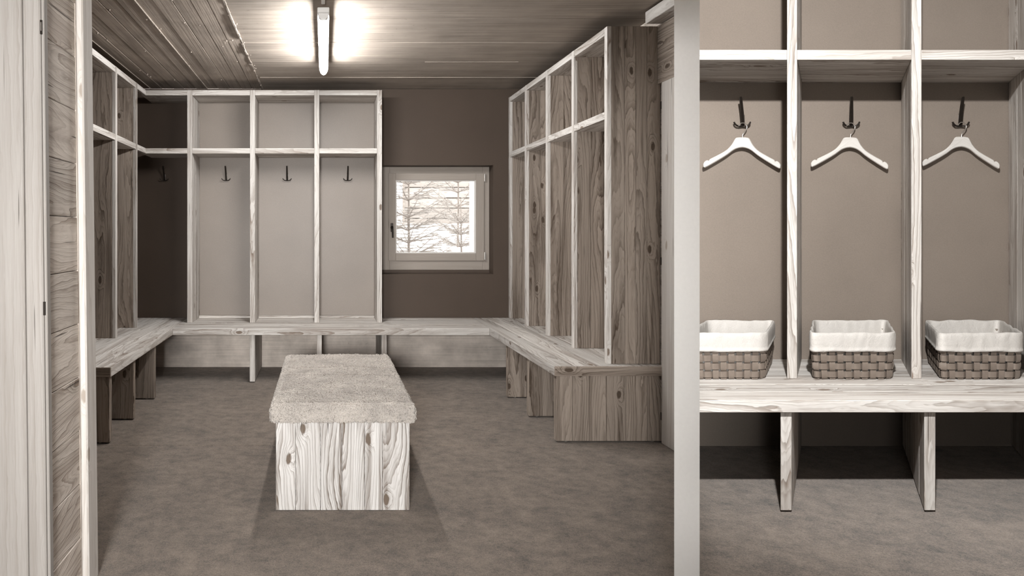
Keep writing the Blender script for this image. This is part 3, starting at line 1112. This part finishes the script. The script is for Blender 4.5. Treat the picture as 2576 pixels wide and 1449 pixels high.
COL.objects.link(fo)
fo.parent = cushion
fo['kind'] = 'stuff'


# ------------------------------------------------------------------ coat hooks
def coat_hook(X, Y, Z, T, label, group, sc=1.0):
    """mounting plate on the wall, long prong rising outwards, two short arms curling up; Y = wall face"""
    def P(dx, dy, dz):
        q = (X + dx * sc, Y - dy * sc, Z + dz * sc)
        return (q[0] - (SK * dy * sc if T else 0), q[1], q[2])
    h = thing('coat_hook', P(0, 0, 0), label, 'coat hook', group)
    pl = MB()
    pl.box(-0.009, 0.009, 0.0, 0.006, -0.028, 0.028, 'z', lambda x, y, z: P(x, y, z), 0.002)
    pl.build('mounting_plate', 'steel', h)
    pr = MB()
    path = [(0, 0.004, -0.03), (0, 0.014, -0.022), (0, 0.024, 0.0), (0, 0.038, 0.03), (0, 0.058, 0.062), (0, 0.078, 0.088), (0, 0.086, 0.098)]
    wid = [(0.013, 0.006), (0.015, 0.006), (0.0155, 0.006), (0.0145, 0.006), (0.0125, 0.006), (0.011, 0.006), (0.009, 0.005)]
    pr.tube([P(*q) for q in path], 0, flat=[(w * sc, t_ * sc) for w, t_ in wid])
    pr.build('prong', 'iron', h)
    ar = MB()
    a = [(-0.040, 0.030, -0.012), (-0.036, 0.030, -0.022), (-0.026, 0.027, -0.030), (-0.012, 0.020, -0.032), (0.0, 0.014, -0.032),
         (0.012, 0.020, -0.032), (0.026, 0.027, -0.030), (0.036, 0.030, -0.022), (0.040, 0.030, -0.012)]
    ar.tube([P(*q) for q in a], [0.0035 * sc, 0.0042 * sc] + [0.0042 * sc] * 5 + [0.0042 * sc, 0.0035 * sc], 8)
    ar.build('arms', 'iron', h)
    for dz in (-0.016, 0.016):
        c0, c1 = P(0, 0.006, dz), P(0, 0.008, dz)
        MB().tube([c0, c1], 0.0032 * sc, 8).build('screw', 'steel', h)
    return h


pos = ['dark coat hook in the shadowed leftmost bay of the back shelf',
       'dark coat hook in the second bay from the left of the back shelf',
       'dark coat hook in the third bay from the left of the back shelf',
       'dark coat hook in the back shelf bay next to the window']
KB = (YB - 0.01) / 1700.0
for (px, lb) in zip((414, 569.5, 722.5, 874.5), pos):
    wall_y = YB - (0.0 if px < 450 else 0.010)
    coat_hook((px - 817) * KB, wall_y, CAM_H + (582 - 446) * KB, False, lb, 'coat hooks in the back shelf', 0.95)
pos = ['dark coat hook above the leftmost hanger',
       'dark coat hook above the middle hanger',
       'dark coat hook above the rightmost hanger']
KN = NB / 1700.0
HZ = CAM_H + (582 - 303) * KN
HXs = [(q - 817) * KN for q in (1869, 2141, 2414)]
for X, lb in zip(HXs, pos):
    coat_hook(X, NB - 0.0005, HZ, True, lb, 'coat hooks over the baskets', 1.0)


# ------------------------------------------------------------------ niche: shelf unit and bench
def ulimit(y):
    return 1.0706 + 0.497 * (y - 1.93) - SK * (y - NF) + 0.008


u = thing('coat_shelf_unit', NT(2.25, 3.09, 0.583), 'bright timber coat shelf with hangers and baskets, right of the pale wall end', 'shelf unit')
NBT = 0.583
NP = [(1.4365, 1.479), (1.9655, 2.008), (2.4944, 2.537), (3.023, 3.0655)]
for i_, (a, b) in enumerate(NP):
    if i_ == 0:
        continue
    divider(u, a, b, NF, NB - 0.002, NBT + 0.001, 2.44, 'y-', 3, 'wood', 'wood', NT)
nb = [(ulimit(NF), NP[1][0]), (NP[1][1], NP[2][0]), (NP[2][1], NP[3][0])]
for a, b in nb:
    f = board('shelf_board', 'wood', u, a + 0.0005, b - 0.0005, NF + 0.001, NF + 0.025, 1.940, 1.982, 'x', NT)
    for c, d in split(NF + 0.025, NB - 0.002, 3):
        board('stave', 'wood', f, (ulimit(c) if a < 1.6 else a + 0.0005), b - 0.0005, c + GAP, d - GAP, 1.940, 1.982, 'x', NT)
    f = board('top_board', 'wood', u, a + 0.0005, b - 0.0005, NF + 0.001, NF + 0.025, 2.395, 2.439, 'x', NT)
    for c, d in split(NF + 0.025, NB - 0.002, 2):
        board('stave', 'wood', f, a + 0.0005, b - 0.0005, c + GAP, d - GAP, 2.395, 2.439, 'x', NT)

b = thing('wall_bench', NT(2.25, 2.9, NZ), 'bright timber bench carrying three lined baskets', 'bench')
for a, c in split(2.508, NB - 0.002, 6):
    board('seat_stave', 'wood', b, ulimit(a), 3.9, a + GAP, c - GAP, 0.537, NBT + random.uniform(-0.0005, 0.0005), 'x', NT, 0.002)
for x0 in (1.9635, 2.502, 3.035):
    leg(b, x0, x0 + 0.043, 2.53, NB - 0.002, NZ + 0.0085, 0.5365, 'y', 5, 'wood', NT)


# ------------------------------------------------------------------ hangers
def hanger(X, Y, Ztop, rot, label):
    """X,Ztop: centre of the flat top; Y: middle plane"""
    kz = 3.255 / 1700 / 3.15
    out = [(1182, 1093), (1228, 1090), (1275, 1093), (1292, 1112), (1312, 1148), (1350, 1190), (1400, 1222), (1452, 1250), (1486, 1268), (1492, 1280),
           (1506, 1276), (1524, 1286), (1536, 1304), (1536, 1322), (1526, 1336), (1470, 1306), (1400, 1264), (1345, 1228), (1310, 1200), (1275, 1180),
           (1228, 1170)]
    half = [((x - 1228) * kz, (1093 - y) * kz) for x, y in out]
    right = half[1:]
    left = [(-x, z) for x, z in right[1:-1]][::-1]
    poly = right + left
    ca, sa = math.cos(rot), math.sin(rot)

    def TT(x, y, z):
        x2, z2 = x * ca - z * sa, x * sa + z * ca
        # slight forward curve of the arms, as on a jacket hanger
        dy = -0.10 * x2 * x2
        return (X + x2 - SK * (-(y + dy)), Y + y + dy, Ztop + z2)
    h = thing('coat_hanger', (X, Y, Ztop), label, 'coat hanger', 'pale wooden hangers')
    mb = MB()
    # bevelled solid: inset front/back faces
    n = len(poly)

    def inset(pts, d):
        res = []
        for i_ in range(len(pts)):
            p0, p1, p2 = Vector(pts[i_ - 1]), Vector(pts[i_]), Vector(pts[(i_ + 1) % len(pts)])
            e1, e2 = (p1 - p0).normalized(), (p2 - p1).normalized()
            nn = Vector((e1.y + e2.y, -(e1.x + e2.x)))
            nn = nn.normalized() if nn.length > 1e-6 else Vector((e1.y, -e1.x))
            res.append(tuple(p1 + nn * d))
        return res
    sm = []
    for i_ in range(n):       # Catmull-Rom refinement of the outline
        p0, p1, p2, p3 = (Vector(poly[(i_ + q) % n]) for q in (-1, 0, 1, 2))
        sm.append(tuple(p1))
        sm.append(tuple((p1 + p2) * 0.5625 - (p0 + p3) * 0.0625))
    poly, n = sm, len(sm)
    area = sum(poly[i_][0] * poly[(i_ + 1) % n][1] - poly[(i_ + 1) % n][0] * poly[i_][1] for i_ in range(n))
    if area < 0:
        poly = poly[::-1]
    ins = inset(poly, -0.003)
    rows = [[(x, y, z) for x, z in pl] for y, pl in ((-0.012, ins), (-0.008, poly), (0.008, poly), (0.012, ins))]
    ou = random.uniform(0, 20)
    for r0, r1 in zip(rows[:-1], rows[1:]):
        for i_ in range(n):
            j = (i_ + 1) % n
            q = [r0[i_], r0[j], r1[j], r1[i_]]
            mb.quad([TT(*p) for p in q], [(p[1] + ou, p[0]) for p in q])
    for row, flip in ((rows[0], False), (rows[-1], True)):
        # left half and right half separately: two pieces of wood glued at the centre
        m_ = len(right) - 1
        R_ = [p for p in row if p[0] >= -1e-3]
        # triangulate strip-wise by pairing via bmesh later: use ngon
        q = [TT(*p) for p in row]
        uvs = [(abs(p[0]) * 0.45 + p[2] + ou, abs(p[0])) for p in row]
        mb.quad(q[::-1] if flip else q, uvs[::-1] if flip else uvs)
    mb.build('body', 'hanger_wood', h)
    wire = [(0, 0, -0.004), (0, 0, 0.014), (0.004, 0, 0.024), (0.014, 0, 0.035), (0.020, 0, 0.046), (0.0205, 0, 0.056), (0.016, 0, 0.066),
            (0.006, 0, 0.073), (-0.006, 0, 0.073), (-0.015, 0, 0.066), (-0.019, 0, 0.058)]
    MB().tube([TT(*p) for p in wire], 0.0022, 8).build('hook', 'steel', h, label='bright bent wire hook')
    return h


HY = NB - 0.036
ZT = CAM_H + (582 - 347) * (HY / 1700.0)
for X, r_, zt, lb in ((HXs[0] + 0.003, -0.012, ZT, 'pale wooden coat hanger above the basket next to the pale wall end'),
                      (HXs[1] - 0.004, -0.03, ZT, 'pale wooden coat hanger in the brightest bay, above the middle basket'),
                      (HXs[2] + 0.003, -0.035, ZT + 0.003, 'pale wooden coat hanger above the rightmost basket')):
    hanger(X - SK * 0.036, HY, zt, r_, lb)


# ------------------------------------------------------------------ baskets
def rrect(hx_, hy_, r, s):
    """point and outward normal at arc length s of a rounded rectangle, starting front centre going +x"""
    segs = [('l', hx_ - r, (0, -hy_), (1, 0)), ('a', 0, (hx_ - r, -hy_ + r), -90), ('l', 2 * (hy_ - r), (hx_, -hy_ + r), (0, 1)),
            ('a', 0, (hx_ - r, hy_ - r), 0), ('l', 2 * (hx_ - r), (hx_ - r, hy_), (-1, 0)), ('a', 0, (-hx_ + r, hy_ - r), 90),
            ('l', 2 * (hy_ - r), (-hx_, hy_ - r), (0, -1)), ('a', 0, (-hx_ + r, -hy_ + r), 180), ('l', hx_ - r, (-hx_ + r, -hy_), (1, 0))]
    arc = math.pi / 2 * r
    for kd, L, p, d in segs:
        Ls = arc if kd == 'a' else L
        if s <= Ls + 1e-9:
            if kd == 'l':
                return (p[0] + d[0] * s, p[1] + d[1] * s), (d[1], -d[0])
            a = math.radians(d + 90 * s / Ls)
            return (p[0] + r * math.cos(a), p[1] + r * math.sin(a)), (math.cos(a), math.sin(a))
        s -= Ls
    return (0, -hy_), (0, -1)


def perim(hx_, hy_, r):
    return 4 * (hx_ - r) + 4 * (hy_ - r) + 2 * math.pi * r


def basket(u0, u1, yf, yb_, label, seed):
    rs = random.Random(seed)
    hx_, hy_ = (u1 - u0) / 2, (yb_ - yf) / 2
    bcx, bcy = (u0 + u1) / 2, (yf + yb_) / 2
    r = 0.028
    P_ = perim(hx_, hy_, r)
    NV = 40
    pitch = P_ / NV
    H = 0.155
    z0 = NBT + 0.002
    TX = lambda x, y, z: NT(bcx + x, bcy + y, z0 + z)
    bk = thing('basket', TX(0, 0, 0), label, 'basket', 'lined strap baskets')
    amp = 0.0046
    rowp = 0.0345
    rows_z = [0.020 + rowp * k for k in range(4)]
    flare = lambda z: 1.0 + 0.05 * (z / H)

    def on(s, z, o):
        (x, y), (nx, ny) = rrect(hx_, hy_, r, s % P_)
        f = flare(z)
        return (x * f + nx * o, y * f + ny * o, z)

    def closed_strap(sections, closed):
        mb = MB()
        mb.grid(sections, closed_u=True, closed_v=closed, smooth=False)
        if not closed:
            mb.quad(sections[0][::-1])
            mb.quad(sections[-1])
        return mb
    t = 0.0032
    sw = 0.0250
    for j, zr in enumerate(rows_z):
        secs = []
        for k in range(NV * 8):
            s = k * pitch / 8
            ph = math.cos(math.pi * (s / pitch - 0.5 + j))
            o = -amp * math.copysign(abs(ph) ** 0.45, ph)
            secs.append([TX(*on(s, zr - sw / 2, o + t / 2)), TX(*on(s, zr + sw / 2, o + t / 2)),
                         TX(*on(s, zr + sw / 2, o - t / 2)), TX(*on(s, zr - sw / 2, o - t / 2))][::-1])
        closed_strap(secs, True).build('horizontal_strap', 'strap', bk)
    vw = 0.0240
    for k in range(NV):
        s = (k + 0.5) * pitch
        secs = []
        zs = np.linspace(0.0, H + 0.004, 25)
        for z in zs:
            ph = math.cos(math.pi * ((z - rows_z[0]) / rowp + k))
            o = amp * math.copysign(abs(ph) ** 0.45, ph)
            secs.append([TX(*on(s - vw / 2, z, o + t / 2)), TX(*on(s + vw / 2, z, o + t / 2)),
                         TX(*on(s + vw / 2, z, o - t / 2)), TX(*on(s - vw / 2, z, o - t / 2))])
        closed_strap(secs, False).build('upright_strap', 'strap', bk)
    MB().prism([(hx_ * 0.96 * a, hy_ * 0.96 * b_) for a, b_ in ((-1, -1), (1, -1), (1, 1), (-1, 1))], 0.0005, 0.004, TX).build('base', 'strap', bk)
    # linen liner: cuff outside, rolled rim, inside down to the floor
    prof = [(0.0085, 0.118), (0.0125, 0.119), (0.0132, 0.124), (0.0128, 0.1275), (0.0108, 0.1285), (0.0105, 0.140), (0.0100, 0.155), (0.0092, 0.170), (0.0080, 0.184),
            (0.0052, 0.1945), (0.001, 0.1985), (-0.0025, 0.196), (-0.0045, 0.188), (-0.0055, 0.172), (-0.007, 0.15), (-0.009, 0.12), (-0.011, 0.09), (-0.0115, 0.06),
            (-0.012, 0.03), (-0.013, 0.008)]
    NS = 200
    rows = []
    for (o, z) in prof:
        row = []
        for k in range(NS):
            s = P_ * k / NS
            q = Vector((k / NS * 14.0, z * 16.0, seed * 3.7))
            # periodic wrinkle noise
            a = 2 * math.pi * k / NS
            n1 = mnoise.noise(Vector((math.cos(a) * 3.2, math.sin(a) * 3.2, z * 9 + seed * 5.1)))
            n2 = mnoise.noise(Vector((math.cos(a) * 9 + z * 18, math.sin(a) * 9, z * 22 + seed * 2.3)))
            wr = n1 * 0.0034 + n2 * 0.0022
            if o < 0:
                wr = wr * 1.2 - 0.002
            else:
                wr = max(wr, -0.0035)
            zz_ = z + n1 * (0.005 if z > 0.15 else 0.0035) + n2 * 0.0016
            row.append(TX(*on(s, zz_, o + wr)))
        rows.append(row)
    lm = MB()
    lm.grid(rows, closed_u=True)
    lm.quad(rows[-1])
    lm.build('liner', 'linen', bk, label='cream linen liner folded over the rim')
    # a tuck of cloth across one corner of the lining
    return bk


basket(1.562, 1.8675, NF - 0.012, NB - 0.085, 'strap basket with linen liner, next to the pale wall end', 1)
basket(2.0787, 2.410, NF - 0.012, NB - 0.085, 'strap basket with linen liner, middle of the three', 2)
basket(2.618, 2.952, NF - 0.016, NB - 0.085, 'strap basket with linen liner, rightmost of the three', 3)

# ------------------------------------------------------------------ outside the window
MB().prism([(6.5, -0.4), (22, -0.4), (22, 1.6), (10.6, 1.42), (9.0, 1.05), (7.6, 0.45), (6.5, 0.2)], -8, 12, None, 'x').build(
    'ground', 'snow', kind=S, label='pale sloping ground outside the window')
board('outer_surround', 'snow', win, 1.392, 1.46, 6.248, 6.51, 0.90, 1.78, 'z')
sh = thing('log_shed', (2.0, 10.2, 1.25), 'pale plank wall of a shed behind the spruce outside', 'shed')
zz = 1.25
while zz < 2.2:
    board('plank', 'wood_outside', sh, 1.19, 2.75, 10.2 + random.uniform(-0.015, 0.015), 10.26, zz + 0.006, zz + 0.15, 'x', None, 0.008)
    zz += 0.155
board('corner_post', 'bark', sh, 1.17, 1.20, 10.15, 10.19, 1.2, 2.25, 'z')
board('backing', 'bark', sh, 1.19, 2.75, 10.265, 10.3, 1.2, 2.2, 'x')


def spruce(X, Y, zb, H, label, seed, R0=0.95):
    rs = random.Random(seed)
    t_ = thing('spruce_tree', (X, Y, zb), label, 'tree')
    MB().tube([(X, Y, zb - 0.05), (X + 0.01, Y, H * 0.5), (X, Y, H)], [0.016, 0.012, 0.004], 8).build('trunk', 'bark', t_)
    nd = []
    nf = []

    def needle(p, d, L):
        d = d.normalized()
        a = d.cross(Vector((rs.gauss(0, 1), rs.gauss(0, 1), rs.gauss(0, 1)))).normalized() * 0.0036
        b_ = d.cross(a).normalized() * 0.0036
        i0 = len(nd)
        nd.extend([tuple(p + a), tuple(p - a * 0.5 + b_), tuple(p - a * 0.5 - b_), tuple(p + d * L)])
        nf.extend([(i0, i0 + 1, i0 + 3), (i0 + 1, i0 + 2, i0 + 3), (i0 + 2, i0, i0 + 3)])
    z = zb + 0.2
    while z < H - 0.15:
        nbr = rs.choice((5, 6, 7))
        a0 = rs.uniform(0, 6.28)
        for q in range(nbr):
            a = a0 + q * 6.283 / nbr + rs.uniform(-0.2, 0.2)
            L = R0 * (1 - z / H) ** 0.8 * rs.uniform(0.8, 1.1) + 0.08
            d = Vector((math.cos(a), math.sin(a), 0))
            br = [Vector((X, Y, z)) + d * (L * s) + Vector((0, 0, L * (0.35 * s + 0.12 * s * s))) for s in np.linspace(0, 1, 7)]
            MB().tube(br, [0.006, 0.0055, 0.005, 0.004, 0.0035, 0.003, 0.002], 5).build('branch', 'bark', t_)
            side = Vector((-d.y, d.x, 0))
            for i_ in range(1, 7):
                p0 = br[i_]
                for sg in (-1, 1):
                    tl = L * 0.42 * (1.05 - i_ / 7.5) * rs.uniform(0.8, 1.2)
                    td = (d * 0.75 + side * sg * 0.8 + Vector((0, 0, rs.uniform(-0.1, 0.18)))).normalized()
                    nn = max(6, int(tl / 0.010))
                    for m_ in range(nn):
                        pp = p0 + td * (tl * m_ / nn)
                        for s2 in (-1, 1):
                            needle(pp, td * 0.8 + side * s2 * 0.6 + Vector((0, 0, rs.uniform(0.0, 0.5))), rs.uniform(0.02, 0.034))
                    needle(p0, td, tl)
        z += rs.uniform(0.13, 0.2)
    o_ = world_loc(t_)
    me_ = bpy.data.meshes.new('needles')
    me_.from_pydata([(a - o_.x, b_ - o_.y, c - o_.z) for a, b_, c in nd], [], nf)
    me_.materials.append(M['needles'])
    no = bpy.data.objects.new('needles', me_)
    COL.objects.link(no)
    no.parent = t_
    no['kind'] = 'stuff'


spruce(0.93, 7.55, 0.42, 2.6, 'pale spruce sapling nearest the handle side of the window', 5, 0.62)
spruce(1.62, 8.05, 0.64, 1.6, 'low pale spruce sapling in the middle of the window', 9, 0.5)
spruce(1.75, 8.9, 1.0, 3.0, 'thin spruce tree in front of the shed outside', 12, 0.8)
